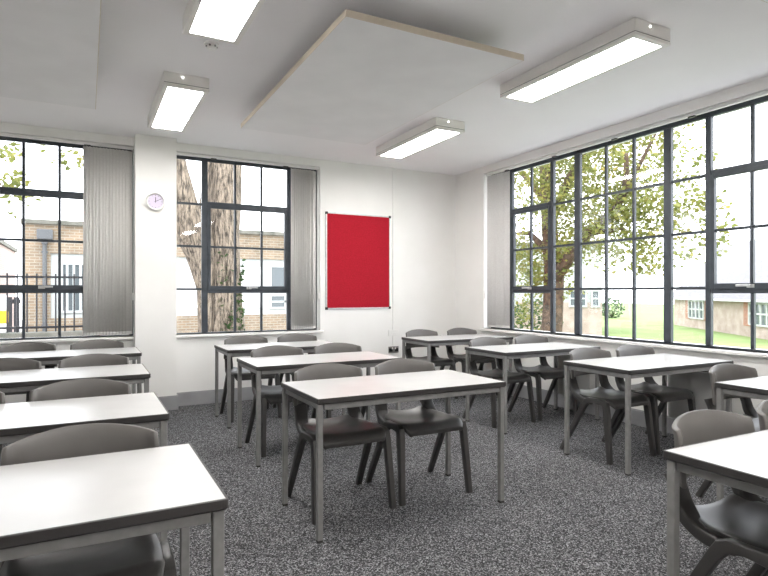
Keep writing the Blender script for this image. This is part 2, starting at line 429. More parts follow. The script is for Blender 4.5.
# ------------------------------------------------------------------ ceiling lights
def make_light():
    root = thing('ceiling_light', '', 'light')
    w, L = .33, 1.25
    bm = bmesh.new(); box(bm, -w/2, -L/2, -.078, w/2, L/2, 0, bevel=.004); finish('housing', bm, M['housing'], root)
    bm = bmesh.new(); box(bm, -w/2+.003, -L/2+.003, -.082, w/2-.003, L/2-.003, -.078); finish('seam', bm, M['seam'], root)
    bm = bmesh.new()
    for q in ((-w/2,-L/2,-w/2+.035,L/2),(w/2-.035,-L/2,w/2,L/2),(-w/2+.035,-L/2,w/2-.035,-L/2+.04),(-w/2+.035,L/2-.04,w/2-.035,L/2)):
        box(bm, q[0], q[1], -.105, q[2], q[3], -.082, bevel=.002, seg=1)
    finish('trim_frame', bm, M['housing'], root)
    bm = bmesh.new(); box(bm, -w/2+.034, -L/2+.039, -.102, w/2-.034, L/2-.039, -.090); finish('diffuser', bm, M['lamp'], root)
    bm = bmesh.new(); disc(bm, (-.03, -L/2-.002, -.028), .0055, .006, 12, 'Y'); finish('indicator', bm, M['led'], root)
    return root
L0 = make_light()
lights = [((.675,2.925),'box ceiling light cut off by the top edge, near the smoke detector'),
          ((.675,5.10),'box ceiling light above the pillar and the wall clock'),
          ((3.075,2.91),'long box ceiling light at upper right, parallel to the big window'),
          ((3.075,5.08),'box ceiling light nearest the far corner, beyond the acoustic panel'),
          ((.675,.74),'unseen box ceiling light added just behind the camera position'),  # this and the following lights are unseen, added to light the room
          ((.675,-1.45),'unseen box ceiling light added at the rear left behind the camera'),
          ((2.35,.2),'unseen box ceiling light added at the right behind the camera'),
          ((2.35,-1.9),'unseen box ceiling light added at the rear right behind the camera')]
for i, ((x, y), lab) in enumerate(lights):
    o = L0 if i == 0 else copy_tree(L0)
    o.location = (x, y, ZC-.0008); tag(o, lab, 'light', 'surface-mounted box lights on the ceiling')

# acoustic rafts
def raft(x0, y0, x1, y1, lab):
    root = thing('acoustic_ceiling_panel', lab, 'ceiling panel', ((x0+x1)/2, (y0+y1)/2, ZC-.15), 0, 'acoustic panels hung below the ceiling')
    w, L = (x1-x0)/2, (y1-y0)/2
    bm = bmesh.new(); box(bm, -w+.004, -L+.004, 0, w-.004, L-.004, .036); finish('panel_face', bm, M['raft'], root)
    bm = bmesh.new()
    for q in ((-w,-L,w,-L+.004),(-w,L-.004,w,L),(-w,-L+.004,-w+.004,L-.004),(w-.004,-L+.004,w,L-.004)):
        box(bm, q[0], q[1], .001, q[2], q[3], .040)
    finish('panel_edge', bm, M['raftedge'], root)
    for sx in (-1,1):
        for sy in (-1,1):
            bm = bmesh.new(); ring_tube(bm, [(sx*w*.55, sy*L*.7, .036), (sx*w*.55, sy*L*.7, .149)], .006, 8)
            disc(bm, (sx*w*.55, sy*L*.7, .142), .02, .012, 16)
            finish('hanger', bm, M['alu'], root)
raft(1.249, 2.81, 2.512, 5.17, 'rectangular white acoustic panel with beige edge hung in the middle of the ceiling')
raft(-1.19, 2.81, .069, 5.20, 'pale acoustic panel hung below the ceiling at upper left')
raft(3.06, -.70, 4.32, 1.66, 'acoustic panel whose corner shows at the top right edge')

# smoke detector
d = thing('smoke_detector', 'small round white smoke detector on the ceiling below the cut-off light', 'smoke detector', (.735,3.84,ZC-.0008))
bm = bmesh.new(); disc(bm, (0,0,-.008), .048, .016, 28); finish('base', bm, M['white'], d)
bm = bmesh.new(); disc(bm, (0,0,-.022), .030, .012, 24, r2=.036)
finish('vent', bm, M['white'], d)
for k in range(6):
    a = k*math.pi/3; bm = bmesh.new(); box(bm, .0335*math.cos(a)-.004, .0335*math.sin(a)-.004, -.028, .0335*math.cos(a)+.004, .0335*math.sin(a)+.004, -.019); finish('slot', bm, M['seam'], d)
bm = bmesh.new(); disc(bm, (0,0,-.037), .026, .010, 24, r2=.036); finish('cap', bm, M['white'], d)

# ------------------------------------------------------------------ wall items
c = thing('wall_clock', 'round clock with white rim and lilac face on the pillar', 'clock', (.645, PY-.0008, 2.213))
bm = bmesh.new()
R = .096; seg = 48; prof = [(0.0,R*.97),(-.022,R),(-.034,R*.98),(-.038,R*.90),(-.034,R*.83),(-.020,R*.80),(-.012,R*.80)]
rings = [[bm.verts.new((rr*math.cos(2*math.pi*k/seg), y, rr*math.sin(2*math.pi*k/seg))) for k in range(seg)] for y, rr in prof]
for r0, r1 in zip(rings, rings[1:]):
    for k in range(seg): bm.faces.new((r0[k], r0[(k+1)%seg], r1[(k+1)%seg], r1[k]))
bm.faces.new(rings[0]); bm.faces.new(rings[-1])
finish('rim', bm, M['white'], c, smooth=False)
bm = bmesh.new(); disc(bm, (0,-.014,0), R*.79, .003, 48, 'Y'); finish('dial', bm, M['clockface'], c)
for k in range(12):
    bm = bmesh.new()
    a = k*math.pi/6; disc(bm, (R*.66*math.sin(a), -.0165, R*.66*math.cos(a)), .0032 if k%3 else .0045, .001, 8, 'Y')
    finish('hour_mark', bm, M['seam'], c)
def hand(ang, L, w, nm):
    bm = bmesh.new(); a = math.radians(ang)
    box(bm, -w/2, -.020, -.012, w/2, -.0185, L, T=lambda v: Vector((v.x*math.cos(a)+v.z*math.sin(a), v.y, v.z*math.cos(a)-v.x*math.sin(a))))
    finish(nm, bm, M['black'], c)
hand(0, .045, .006, 'hour_hand'); hand(62, .066, .004, 'minute_hand')

nb = thing('noticeboard', 'tall red felt noticeboard in an aluminium frame on the back wall', 'noticeboard', (3.096, YB-.0008, 1.652))
w, h = .457, .607
bm = bmesh.new(); box(bm, -w+.014, -.012, -h+.014, w-.014, 0, h-.014); finish('felt_panel', bm, M['felt'], nb)
bm = bmesh.new()
for q in ((-w,-h,-w+.016,h),(w-.016,-h,w,h),(-w+.016,-h,w-.016,-h+.016),(-w+.016,h-.016,w-.016,h)): box(bm, q[0], -.018, q[1], q[2], 0, q[3], bevel=.002, seg=1)
finish('frame', bm, M['alu'], nb)
for sx in (-1,1):
    for sz in (-1,1):
        bm = bmesh.new(); x, z = sx*(w-.010), sz*(h-.010); box(bm, x-.016, -.024, z-.016, x+.016, 0, z+.016, bevel=.005, seg=3)
        finish('corner_cap', bm, M['black'], nb)

tr = thing('cable_trunking', 'thin white cable trunking running down the back wall right of the noticeboard', 'trunking', (3.60, YB-.0008, 0))
bm = bmesh.new(); box(bm, -.010, -.012, .56, .010, 0, ZC-.001, bevel=.002, seg=1); finish('channel', bm, M['wall'], tr)
bm = bmesh.new(); box(bm, -.013, -.015, 1.28, .013, 0, 1.36, bevel=.003); finish('coupler', bm, M['wall'], tr)

def faceplate(nm, lab, x, z, w, h, mplate, rock):
    p = thing(nm, lab, 'socket', (x, YB-.0008, z))
    bm = bmesh.new(); box(bm, -w/2, -.012, -h/2, w/2, 0, h/2, bevel=.003); finish('plate', bm, mplate, p)
    if rock:
        for sx in (-1,1):
            bm = bmesh.new(); box(bm, sx*.045-.026, -.015, -.026, sx*.045+.026, -.0115, .018, bevel=.002)
            finish('outlet', bm, M['black'], p)
            bm = bmesh.new(); box(bm, sx*.022-.008, -.020, .006, sx*.022+.008, -.0115, .032, bevel=.002); finish('switch', bm, M['white'], p)
    else:
        bm = bmesh.new(); box(bm, -.030, -.015, -.006, .030, -.0115, .008, bevel=.002); finish('outlet', bm, M['white'], p)
faceplate('power_socket', 'brushed steel double power socket low on the back wall under the noticeboard corner', 3.605, .497, .150, .086, M['socket'], True)
faceplate('data_socket', 'white blank-looking wall plate just above the steel power socket', 3.60, .72, .146, .080, M['wall'], False)

# convector heaters below the long window
def heater(y0, y1, lab):
    hroot = thing('convector_heater', lab, 'heater', (XR-.0008, (y0+y1)/2, 0), 0, 'convector heaters under the long window')
    L = (y1-y0)/2
    bm = bmesh.new(); box(bm, -.125, -L, .17, 0, L, .60, bevel=.008, seg=3); finish('casing', bm, M['heater'], hroot)
    bm = bmesh.new()
    for i in range(9): box(bm, -.115+i*.0125, -L+.03, .599, -.110+i*.0125, L-.03, .604)
    finish('grille', bm, M['seam'], hroot)
heater(2.72, 3.19, 'grey convector heater on the right wall behind the table nearest the long window')
heater(4.05, 4.55, 'grey convector heater on the right wall further towards the corner')

# ------------------------------------------------------------------ tables
TZ = .722; TW, TD = 1.2, .61
def make_table():
    root = thing('classroom_table', '', 'table')
    bm = bmesh.new(); box(bm, .006, .006, TZ-.024, TW-.006, TD-.006, TZ, bevel=.0015, seg=1); top = finish('tabletop', bm, M['laminate'], root)
    # edging band: outer ring with a chamfered underside
    bm = bmesh.new(); r = .012
    def loop(ins, z):
        vs = []
        for cx, cy, a0 in ((TW-r,TD-r,0),(r,TD-r,90),(r,r,180),(TW-r,r,270)):
            for q in range(4):
                a = math.radians(a0+30*q); vs.append(bm.verts.new((cx+(r-ins)*math.cos(a), cy+(r-ins)*math.sin(a), z)))
        return vs
    def loop2(ins, z):
        return [bm.verts.new(v) for v in sum([[(x, y, z)]*1 for x, y in ((TW-ins,TD-ins),(ins,TD-ins),(ins,ins),(TW-ins,ins))], [])]
    ls = [loop(.0015, TZ+.0002), loop(0, TZ-.0015), loop(0, TZ-.024), loop(.005, TZ-.0285)]
    for a, b_ in zip(ls, ls[1:]):
        for k in range(16): bm.faces.new((a[k], a[(k+1)%16], b_[(k+1)%16], b_[k]))
    for lp, z in ((ls[0], TZ+.0002), (ls[-1], TZ-.0285)):
        inn = loop2(.0075, z)
        for c4 in range(4):
            seg4 = lp[c4*4:c4*4+4]
            for q in range(3): bm.faces.new((seg4[q], seg4[q+1], inn[c4]))
            bm.faces.new((seg4[3], lp[(c4*4+4)%16], inn[(c4+1)%4], inn[c4]))
    finish('edge_band', bm, M['edge'], top)
    lw, ins = .029, .013
    for x in (.006, TW-.009-lw):
        for y in (ins, TD-ins-lw):
            bm = bmesh.new(); box(bm, x, y, .012, x+lw, y+lw, TZ-.029, bevel=.003, seg=2); lg = finish('leg', bm, M['leg'], root)
            bm = bmesh.new(); box(bm, x-.0005, y-.0005, 0, x+lw+.0005, y+lw+.0005, .014, bevel=.003, seg=1); finish('foot_cap', bm, M['edge'], lg)
    for q in ((ins+lw, ins+.003, TW-ins-lw, ins+.028), (ins+lw, TD-ins-.028, TW-ins-lw, TD-ins-.003),
              (ins+.003, ins+lw, ins+.028, TD-ins-lw), (TW-ins-.028, ins+lw, TW-ins-.003, TD-ins-lw)):
        bm = bmesh.new(); box(bm, q[0], q[1], TZ-.060, q[2], q[3], TZ-.029, bevel=.002, seg=1); finish('rail', bm, M['leg'], root)
    return root

# ------------------------------------------------------------------ moulded chair (sitter faces -Y; origin on the floor between the feet)
def bake(o, *mods):
    for m_, kw in mods:
        md = o.modifiers.new(m_, m_)
        for k_, v_ in kw.items(): setattr(md, k_, v_)
    dg = bpy.context.evaluated_depsgraph_get(); dg.update()
    me = bpy.data.meshes.new_from_object(o.evaluated_get(dg)); o.modifiers.clear(); old = o.data; o.data = me; bpy.data.meshes.remove(old)
    for p in me.polygons: p.use_smooth = True
    return o
def lerp(tbl, t):
    for (a, x), (b_, y) in zip(tbl, tbl[1:]):
        if t <= b_: 
            u = max(0, (t-a)/(b_-a)); return x+(y-x)*u
    return tbl[-1][1]
def make_chair():
    root = thing('stacking_chair', '', 'chair')
    # seat shell
    bm = bmesh.new(); NU, NV = 20, 20
    hw = [(-.24,.185),(-.225,.200),(-.18,.212),(-.05,.214),(.05,.208),(.11,.185),(.16,.15),(.19,.12)]
    grid = []
    for j in range(NV+1):
        y = -.240 + .415*j/NV; row = []
        for i in range(NU+1):
            s_ = -1+2*i/NU; w_ = lerp(hw, y); x = s_*w_
            z = .458
            if y < -.17: z -= .035*((-.17-y)/.07)**2                 # rolled front lip
            dish = max(0, 1-s_*s_)*.020*math.exp(-((y-.02)/.13)**2); z -= dish
            if y > .05: z += .022*((y-.05)/.125)**2*(.6+.4*s_*s_)    # rises to the rear edge
            z += .006*s_*s_*(1 if y > -.18 else 0)
            if abs(s_) > .93: z -= .006
            row.append(bm.verts.new((x, y, z)))
        grid.append(row)
    for a, b_ in zip(grid, grid[1:]):
        for i in range(NU): bm.faces.new((a[i], a[i+1], b_[i+1], b_[i]))
    edge = [e for e in bm.edges if e.is_boundary]
    r_ = bmesh.ops.extrude_edge_only(bm, edges=edge)
    for v in [g_ for g_ in r_['geom'] if isinstance(g_, bmesh.types.BMVert)]:
        v.co.z -= .022 if v.co.y > .08 else .026
        v.co.x *= .985; v.co.y = v.co.y*.99
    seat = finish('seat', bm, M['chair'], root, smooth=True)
    bake(seat, ('SOLIDIFY', dict(thickness=.006, offset=-1)), ('BEVEL', dict(width=.004, segments=2, limit_method='ANGLE', angle_limit=math.radians(40))))
    # backrest
    bm = bmesh.new(); NS, NT = 28, 10; grid = []
    for j in range(NT+1):
        t = j/NT; row = []
        for i in range(NS+1):
            s_ = -1+2*i/NS
            ztop = .800 - .032*abs(s_)**2.0
            zbot = .572 + .012*(1-s_*s_)
            z = zbot + (ztop-zbot)*t
            hwid = .232 - .012*max(0,(z-.58)/.2)
            y = .205 - .058*abs(s_)**2.3 + (z-.6)*.13
            if abs(s_) > .9: y -= .020*((abs(s_)-.9)/.1)**1.5
            if t > .85: y += .008*((t-.85)/.15)**2
            row.append(bm.verts.new((s_*hwid, y, z)))
        grid.append(row)
    for a, b_ in zip(grid, grid[1:]):
        for i in range(NS): bm.faces.new((a[i], a[i+1], b_[i+1], b_[i]))
    back = finish('backrest', bm, M['chair_lit'], root, smooth=True)
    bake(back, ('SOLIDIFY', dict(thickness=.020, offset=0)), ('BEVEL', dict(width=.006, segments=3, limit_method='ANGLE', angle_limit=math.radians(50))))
    for sx in (-1, 1):
        # upright: from the backrest down, sweeping forward under the seat side to the leg frame
        bm = bmesh.new()
        pts = [(sx*.178,.206,.600),(sx*.176,.188,.555),(sx*.176,.172,.505),(sx*.182,.140,.458),(sx*.197,.085,.428),(sx*.208,.020,.418),(sx*.210,-.040,.420)]
        sect_sweep(bm, path_stations(pts, [.085,.078,.082,.080,.050,.032,.028], [.024,.028,.034,.044,.050,.046,.036], 5), .3)
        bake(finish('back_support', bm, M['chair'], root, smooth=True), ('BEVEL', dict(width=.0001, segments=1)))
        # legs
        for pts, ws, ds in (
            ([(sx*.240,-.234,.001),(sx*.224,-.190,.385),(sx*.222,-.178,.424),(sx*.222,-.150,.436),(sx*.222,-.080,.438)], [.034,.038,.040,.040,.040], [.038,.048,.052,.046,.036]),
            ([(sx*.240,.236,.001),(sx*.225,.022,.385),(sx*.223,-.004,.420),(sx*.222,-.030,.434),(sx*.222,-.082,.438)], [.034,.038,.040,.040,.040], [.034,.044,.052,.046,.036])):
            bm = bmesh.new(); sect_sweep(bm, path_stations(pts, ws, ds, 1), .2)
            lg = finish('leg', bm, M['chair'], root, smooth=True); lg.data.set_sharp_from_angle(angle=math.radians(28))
    return root

T0, C0 = make_table(), make_chair()
tg = 'white-topped classroom tables in rows'; cg = 'charcoal moulded chairs tucked under the tables'
tables = {
 'A':(1.014,2.624,'white-topped table in the middle of the room, nearest complete table, two chairs behind it'),
 'B':(1.073,3.978,'white-topped table directly behind the central one, second from the noticeboard wall'),
 'C':(1.145,5.244,'white-topped table under the tree-view window, farthest of the middle column'),
 'D':(3.259,3.886,'white-topped table beside the long window, second from the far corner'),
 'E':(3.317,5.231,'white-topped table in the far corner below the noticeboard side'),
 'F':(3.262,2.606,'white-topped table beside the long window, third from the far corner, complete'),
 'G':(3.280,1.427,'white-topped table cut by the right edge of the photo, just beneath the long window sill'),
 'H':(1.713,0.631,'large-looking white-topped table cut off at the bottom right corner'),
 'I':(-.875,1.467,'large-looking white-topped table cut off at the bottom left corner'),
 'J':(-.876,2.621,'white-topped table second from the front in the left column'),
 'K':(-.827,3.964,'white-topped table third from the front in the left column'),
 'L':(-.767,5.377,'white-topped table farthest back in the left column, under the left window')}
for i, (k_, (x, y, lab)) in enumerate(tables.items()):
    o = T0 if i == 0 else copy_tree(T0)
    o.location = (x, y, 0); tag(o, lab, 'table', tg)
chairs = [
 (1.337,3.109,0,'charcoal moulded chair, left one tucked under the central table'),
 (1.888,3.113,-1,'charcoal moulded chair, right one tucked under the central table'),
 (1.430,4.467,1,'charcoal moulded chair, left one at the table directly behind the central table'),
 (1.977,4.467,-1,'charcoal moulded chair, right one at the table directly behind the central table'),
 (1.480,5.729,0,'charcoal moulded chair, left one at the table under the tree-view window'),
 (2.050,5.760,0,'charcoal moulded chair, right one at the table under the tree-view window'),
 (3.580,4.370,0,'charcoal moulded chair, left one at the second table along the long window'),
 (4.170,4.389,-1,'charcoal moulded chair, right one at the second table, close to the long window'),
 (3.625,5.715,0,'charcoal moulded chair, left one in the far corner, near the wall socket'),
 (4.225,5.715,0,'charcoal moulded chair, right one in the far corner of the room'),
 (3.612,3.095,0,'charcoal moulded chair, left one at the third table along the long window'),
 (4.150,3.095,-1,'charcoal moulded chair, right one at the third table, beside the long window'),
 (3.570,1.925,0,'charcoal moulded chair at the table cut by the right edge, beneath the sill'),
 (2.066,1.116,0,'charcoal moulded chair with its seat seen from above at the bottom right table'),
 (2.600,1.116,0,'charcoal moulded chair cut by the right edge at the bottom right table'),
 (-.006,1.952,0,'charcoal moulded chair at the bottom left table, widest backrest in the left column'),
 (-.020,3.106,0,'charcoal moulded chair, right one at the second table of the left column'),
 (-.575,3.106,0,'charcoal moulded chair cut by the left edge at the second table of the left column'),
 (.054,4.449,0,'charcoal moulded chair, right one at the third table of the left column'),
 (-.505,4.449,0,'charcoal moulded chair, left one at the third table of the left column'),
 (.095,5.862,0,'charcoal moulded chair, right one at the farthest table under the left window'),
 (-.475,5.862,0,'charcoal moulded chair, left one at the farthest table under the left window')]
for i, (x, y, rz, lab) in enumerate(chairs):
    o = C0 if i == 0 else copy_tree(C0)
    o.location = (x, y, 0); o.rotation_euler = (0,0,math.radians(rz)); tag(o, lab, 'chair', cg)

# ------------------------------------------------------------------ outside
bm = bmesh.new(); box(bm, -45, YB+TH+.01, GZ-.3, XR+TH+1.0, 60, GZ); finish('yard_ground', bm, M['tarmac'], kind='structure')
bm = bmesh.new(); box(bm, XR+TH+.01, -40, GZ-.3, 11.0, YB+TH+.01, GZ); box(bm, XR+TH+1.0, YB+TH+.01, GZ-.3, 11.0, 60, GZ); finish('added_bounce_strip', bm, M['bounce_ground'], kind='structure')  # unseen pale ground strip, added to bounce neutral light onto the ceiling
bm = bmesh.new(); box(bm, 11.0, -40, GZ-.3, 110, 90, GZ+.01); finish('lawn', bm, M['lawn'], kind='structure')

def leaves(bm, centres, size, rnd):
    for c_ in centres:
        s_ = size*rnd.uniform(.6,1.25); q = Matrix.Rotation(rnd.uniform(0,6.28),4,'Z') @ Matrix.Rotation(rnd.uniform(-1.3,1.3),4,'X') @ Matrix.Rotation(rnd.uniform(0,6.28),4,'Z')
        P = [(-.5,0,0),(-.2,.34,.05),(.25,.30,.04),(.55,0,-.06),(.25,-.30,.04),(-.2,-.34,.05)]
        vs = [bm.verts.new(Vector(c_) + (q @ Vector(p))*s_) for p in P]
        bm.faces.new((vs[0],vs[1],vs[2],vs[3])); bm.faces.new((vs[0],vs[3],vs[4],vs[5]))
def blob(c_, r_, n, rnd, surf=.5):
    out = []
    for _ in range(n):
        while True:
            v = Vector((rnd.uniform(-1,1), rnd.uniform(-1,1), rnd.uniform(-1,1)))
            if v.length <= 1: break
        v = v.normalized()*(v.length**surf)
        out.append((c_[0]+v.x*r_[0], c_[1]+v.y*r_[1], c_[2]+v.z*r_[2]))
    return out
def clustered(c_, r_, nc, per, cr, rnd):
    out = []
    for p in blob(c_, r_, nc, rnd, .6): out += blob(p, (cr,cr,cr*.7), per, rnd, .8)
    return out

# big furrowed tree beyond the middle window
t = thing('tree', 'thick furrowed trunk of a tree right outside the middle window, ivy at its foot', 'tree', (2.36,11,GZ))
bm = bmesh.new(); J = lambda pts: [(x-2.36, y-11, z-GZ) for x, y, z in pts]
ring_tube(bm, J([(2.30,11,GZ-.1),(2.34,11,-.4),(2.37,11,.5),(2.33,11,1.5),(2.33,11,2.3),(2.37,11.05,3.2),(2.40,11.1,4.2),(2.55,11.2,6.2)]), [.62,.46,.36,.32,.31,.31,.30,.25], 28, jitter=.22)
finish('trunk', bm, M['bark'], t, smooth=True)
bm = bmesh.new()
ring_tube(bm, J([(2.1,10.9,GZ),(1.98,10.85,-.2),(1.95,10.8,.6),(1.93,10.8,1.3),(1.88,10.8,1.9),(1.74,10.8,2.35),(1.56,10.8,2.85),(1.40,10.8,3.5),(1.25,10.8,4.6)]), [.26,.17,.12,.14,.22,.30,.27,.22,.17], 20, jitter=.3)
ring_tube(bm, J([(1.86,10.82,2.2),(1.92,10.9,2.8),(2.02,11,3.5),(2.1,11,4.4)]), [.15,.07,.055,.04], 12, jitter=.2)
finish('branch', bm, M['bark'], t, smooth=True)
rnd = random.Random(3); cs = []
for _ in range(800):
    z = rnd.uniform(.0,2.0)**1.0; wdt = .26*(1-z/2.3)
    a = rnd.uniform(-2.3,-.55); R_ = .33+.05*max(0,1-z)+rnd.uniform(0,.04)
    cs.append((R_*math.cos(a)+.0, R_*math.sin(a), z-GZ))
cs = [p for p in cs if p[0] > -.25+.30*(p[2]-1.2) or rnd.random() < .12]
bm = bmesh.new(); leaves(bm, cs, .075, rnd); finish('ivy', bm, M['leaf_green'], t)
# high crown, glimpsed at the window head
bm = bmesh.new(); leaves(bm, [(x-2.36, y-11, z-GZ) for x, y, z in clustered((2.2,11.5,7.2),(3.2,2.2,1.6),60,22,.5,rnd)], .13, rnd); finish('foliage', bm, M['leaf_green'], t)

# tree at the left window: its branches hang into view
t = thing('tree', 'leafy tree whose thin branches hang across the top of the left window', 'tree', (-3.4,10,GZ))
J = lambda pts: [(x+3.4, y-10, z-GZ) for x, y, z in pts]
bm = bmesh.new(); ring_tube(bm, J([(-3.4,10,GZ),(-3.35,10,1),(-3.2,10,3),(-3.0,10,5.4)]), [.24,.2,.17,.1], 16, jitter=.2); finish('trunk', bm, M['bark'], t, smooth=True)
bm = bmesh.new()
for pts, r_ in (([(-3.25,10,2.2),(-2.2,9.8,3.2),(-1.2,9.6,3.7),(-.2,9.5,3.55),(.25,9.5,3.15)], [.09,.06,.04,.03,.01]),
                ([(-3.2,10,2.8),(-2.2,9.8,3.7),(-1.1,9.6,4.1),(.3,9.5,4.2)], [.08,.06,.04,.02]),
                ([(-1.6,9.7,3.5),(-1.2,9.4,2.9),(-.9,9.3,2.6)], [.03,.015,.006])): ring_tube(bm, J(pts), r_, 8)
finish('branch', bm, M['bark'], t, smooth=True)
rnd = random.Random(11); cs = []
for c_, r_, n_ in (((-1.1,9.6,3.3),(.6,.5,.75),26),((-.3,9.5,3.45),(.45,.5,.45),12),((.15,9.5,3.5),(.2,.4,.4),4),((-2,9.6,3.8),(1,.8,1),30),((-.6,9.5,4.4),(1.6,.8,.5),40),((-.95,9.4,2.6),(.25,.3,.3),6)):
    cs += clustered(c_, r_, n_, 13, .17, rnd)
bm = bmesh.new(); leaves(bm, J(cs), .085, rnd); finish('foliage', bm, M['leaf'], t)

# autumn tree beyond the long window
t = thing('tree', 'yellow-green autumn tree spreading beyond the long right-hand window', 'tree', (12,12.2,GZ))
J = lambda pts: [(x-12, y-12.2, z-GZ) for x, y, z in pts]
bm = bmesh.new(); ring_tube(bm, J([(12,12.3,GZ),(12,12.25,-.2),(12,12.2,.8),(11.98,12.15,1.8),(11.95,12.25,3),(11.9,12.3,4.4),(11.9,12.5,6.2)]), [.42,.30,.27,.28,.24,.2,.12], 18, jitter=.3)
finish('trunk', bm, M['bark_dark'], t, smooth=True)
bm = bmesh.new()
for pts, r_ in (([(12,12.2,1.6),(11.7,11.3,2.2),(11.5,10.5,2.75),(11.1,9.4,3.1),(10.4,8.4,3.5),(9.8,7.9,4.1)], [.20,.17,.15,.12,.09,.04]),
                ([(11.5,10.4,2.8),(11.2,9.6,2.75),(10.8,8.8,2.7)], [.09,.06,.02]),
                ([(11.95,12.3,3.2),(11.6,11.2,4.3),(11.2,9.9,5.2),(10.8,9,6.4)], [.15,.12,.09,.05]),
                ([(11.95,12.3,3.8),(12.1,13.4,4.8),(12.2,14.4,5.6)], [.13,.09,.04]),
                ([(11.1,9.4,3.1),(11.0,8.6,4.0),(11.0,8.0,4.9)], [.08,.05,.02]),
                ([(11.9,12.2,2.4),(12.2,13.4,3.1),(12.4,14.4,3.2)], [.12,.08,.03])): ring_tube(bm, J(pts), r_, 10, jitter=.2)
finish('branch', bm, M['bark_dark'], t, smooth=True)
rnd = random.Random(5); cs = []
for c_, r_, n_ in (((11.8,12.6,3.6),(1.5,1.6,2.3),260),((11.6,10.6,4.2),(1.5,1.5,1.9),260),((11.2,9.2,4.2),(1.3,1.3,1.6),170),((10.9,8.6,2.9),(.8,.9,.8),60),
                   ((10.6,7.6,4.1),(1.0,.8,1.3),46),((11.6,11,6.6),(2.2,2.6,1.5),200),((11.4,10.2,2.5),(.8,1.3,.4),24),((12,12.6,1.9),(.8,1.5,1.2),90),((10.6,7.0,2.6),(.5,.55,.75),34),((10.7,7.7,2.2),(.6,.5,.7),30),((10.9,8.9,2.1),(.5,.7,.5),22),((12.0,13.3,.2),(.6,.6,.8),20)):
    cs += clustered(c_, r_, n_, 19, .27, rnd)
bm = bmesh.new(); leaves(bm, J(cs), .10, rnd); finish('foliage', bm, M['leaf'], t)

# bushes at the far edge of the lawn
for (x, y, r_, lab) in ((44.9,37.9,1.2,'small pale bush far off on the lawn beside the brick block'),(19.3,20.8,1.3,'low shrub seen at the foot of the autumn tree')):
    b0 = thing('bush', lab, 'bush', (x,y,GZ)); rnd = random.Random(int(x))
    bm = bmesh.new(); leaves(bm, blob((0,0,r_*.8),(r_,r_,r_*.85),700,rnd,.5), .2, rnd); finish('foliage', bm, M['leaf_green'], b0)
    bm = bmesh.new()
    for k in range(5): ring_tube(bm, [(0,0,0),(.3*math.cos(k*1.3),.3*math.sin(k*1.3),r_*.5),(.6*r_*math.cos(k*1.3),.6*r_*math.sin(k*1.3),r_*1.1)], [.04,.03,.01], 6)
    finish('stem', bm, M['bark_dark'], b0)

# flat-roofed brick building beyond the back windows (front at y = 17)
B = thing('school_building', 'flat-roofed brown brick building with white window strip beyond the back windows', 'building', (4,17,GZ))
TBd = lambda v: v - Vector((4,17,GZ))
bm = bmesh.new()
box(bm, -1.38, 17, GZ, -.82, 24, 3.02, T=TBd); box(bm, -.82, 17, 2.28, 14, 24, 3.02, T=TBd); box(bm, -.82, 17, GZ, 14, 24, .58, T=TBd); box(bm, -.82,17.35,.58,14,24,2.28, T=TBd)
finish('brick_wall', bm, M['brick'], B)
bm = bmesh.new(); box(bm, -1.48, 16.88, 3.02, 14.1, 24, 3.13, T=TBd); finish('roof_coping', bm, M['coping'], B)
def far_window(x0, x1, z0, z1, cols, rows, bars=False):
    f = bmesh.new(); w_ = .07
    for q in ((x0,z0,x0+w_,z1),(x1-w_,z0,x1,z1),(x0,z0,x1,z0+w_),(x0,z1-w_,x1,z1)): box(f, q[0],17.12,q[1],q[2],17.24,q[3],T=TBd)
    for i in range(1,cols): c_ = x0+(x1-x0)*i/cols; box(f, c_-.025,17.12,z0,c_+.025,17.22,z1,T=TBd)
    for i in range(1,rows): c_ = z0+(z1-z0)*i/rows; box(f, x0,17.12,c_-.03,x1,17.22,c_+.03,T=TBd)
    fo = finish('window', f, M['render_white'], B)
    g_ = bmesh.new(); box(g_, x0+.02,17.23,z0+.02,x1-.02,17.27,z1-.02,T=TBd); finish('pane', g_, M['winglass'], fo)
bm = bmesh.new(); box(bm, -.82, 17.06, .58, 14, 17.34, 2.28, T=TBd)
wins = [(-.60,1.10,.72,2.05,11,2),(5.0,6.0,1.35,2.1,2,1),(5.0,6.0,.75,1.2,2,2),(8.4,10,.9,2.0,3,2)]
finish('cladding', bm, M['render_white'], B)
TBo = TBd
def far_window_front(x0, x1, z0, z1, cols, rows):
    f = bmesh.new(); w_ = .06; ya, yb = 17.0, 17.058
    for q in ((x0,z0,x0+w_,z1),(x1-w_,z0,x1,z1),(x0+w_,z0,x1-w_,z0+w_),(x0+w_,z1-w_,x1-w_,z1)): box(f, q[0],ya,q[1],q[2],yb,q[3],T=TBd)
    for i in range(1,cols): c_ = x0+(x1-x0)*i/cols; box(f, c_-.03,ya+.01,z0+w_,c_+.03,yb,z1-w_,T=TBd)
    for i in range(1,rows): c_ = z0+(z1-z0)*i/rows; box(f, x0+w_,ya+.01,c_-.03,x1-w_,yb,c_+.03,T=TBd)
    fo = finish('window', f, M['render_white'], B)
    g_ = bmesh.new(); box(g_, x0+w_,17.035,z0+w_,x1-w_,17.056,z1-w_,T=TBd); finish('pane', g_, M['winglass'], fo)
for q in wins: far_window_front(*q)
for x0, x1 in ((2.3,3.6),(3.95,4.75)):
    f = bmesh.new(); box(f, x0, 17.03, .8, x1, 17.058, 2.05, bevel=.01, T=TBd); finish('blank_panel', f, M['white'], B)
bm = bmesh.new(); ring_tube(bm, [TBd(Vector((-.95,16.93,z))) for z in (GZ,.5,1.6,2.5)], .05, 12)
for z in (.4,1.4,2.3): box(bm, -1.02,16.9,z-.03,-.88,17,z+.03,T=TBd)
finish('drainpipe', bm, M['lead'], B)
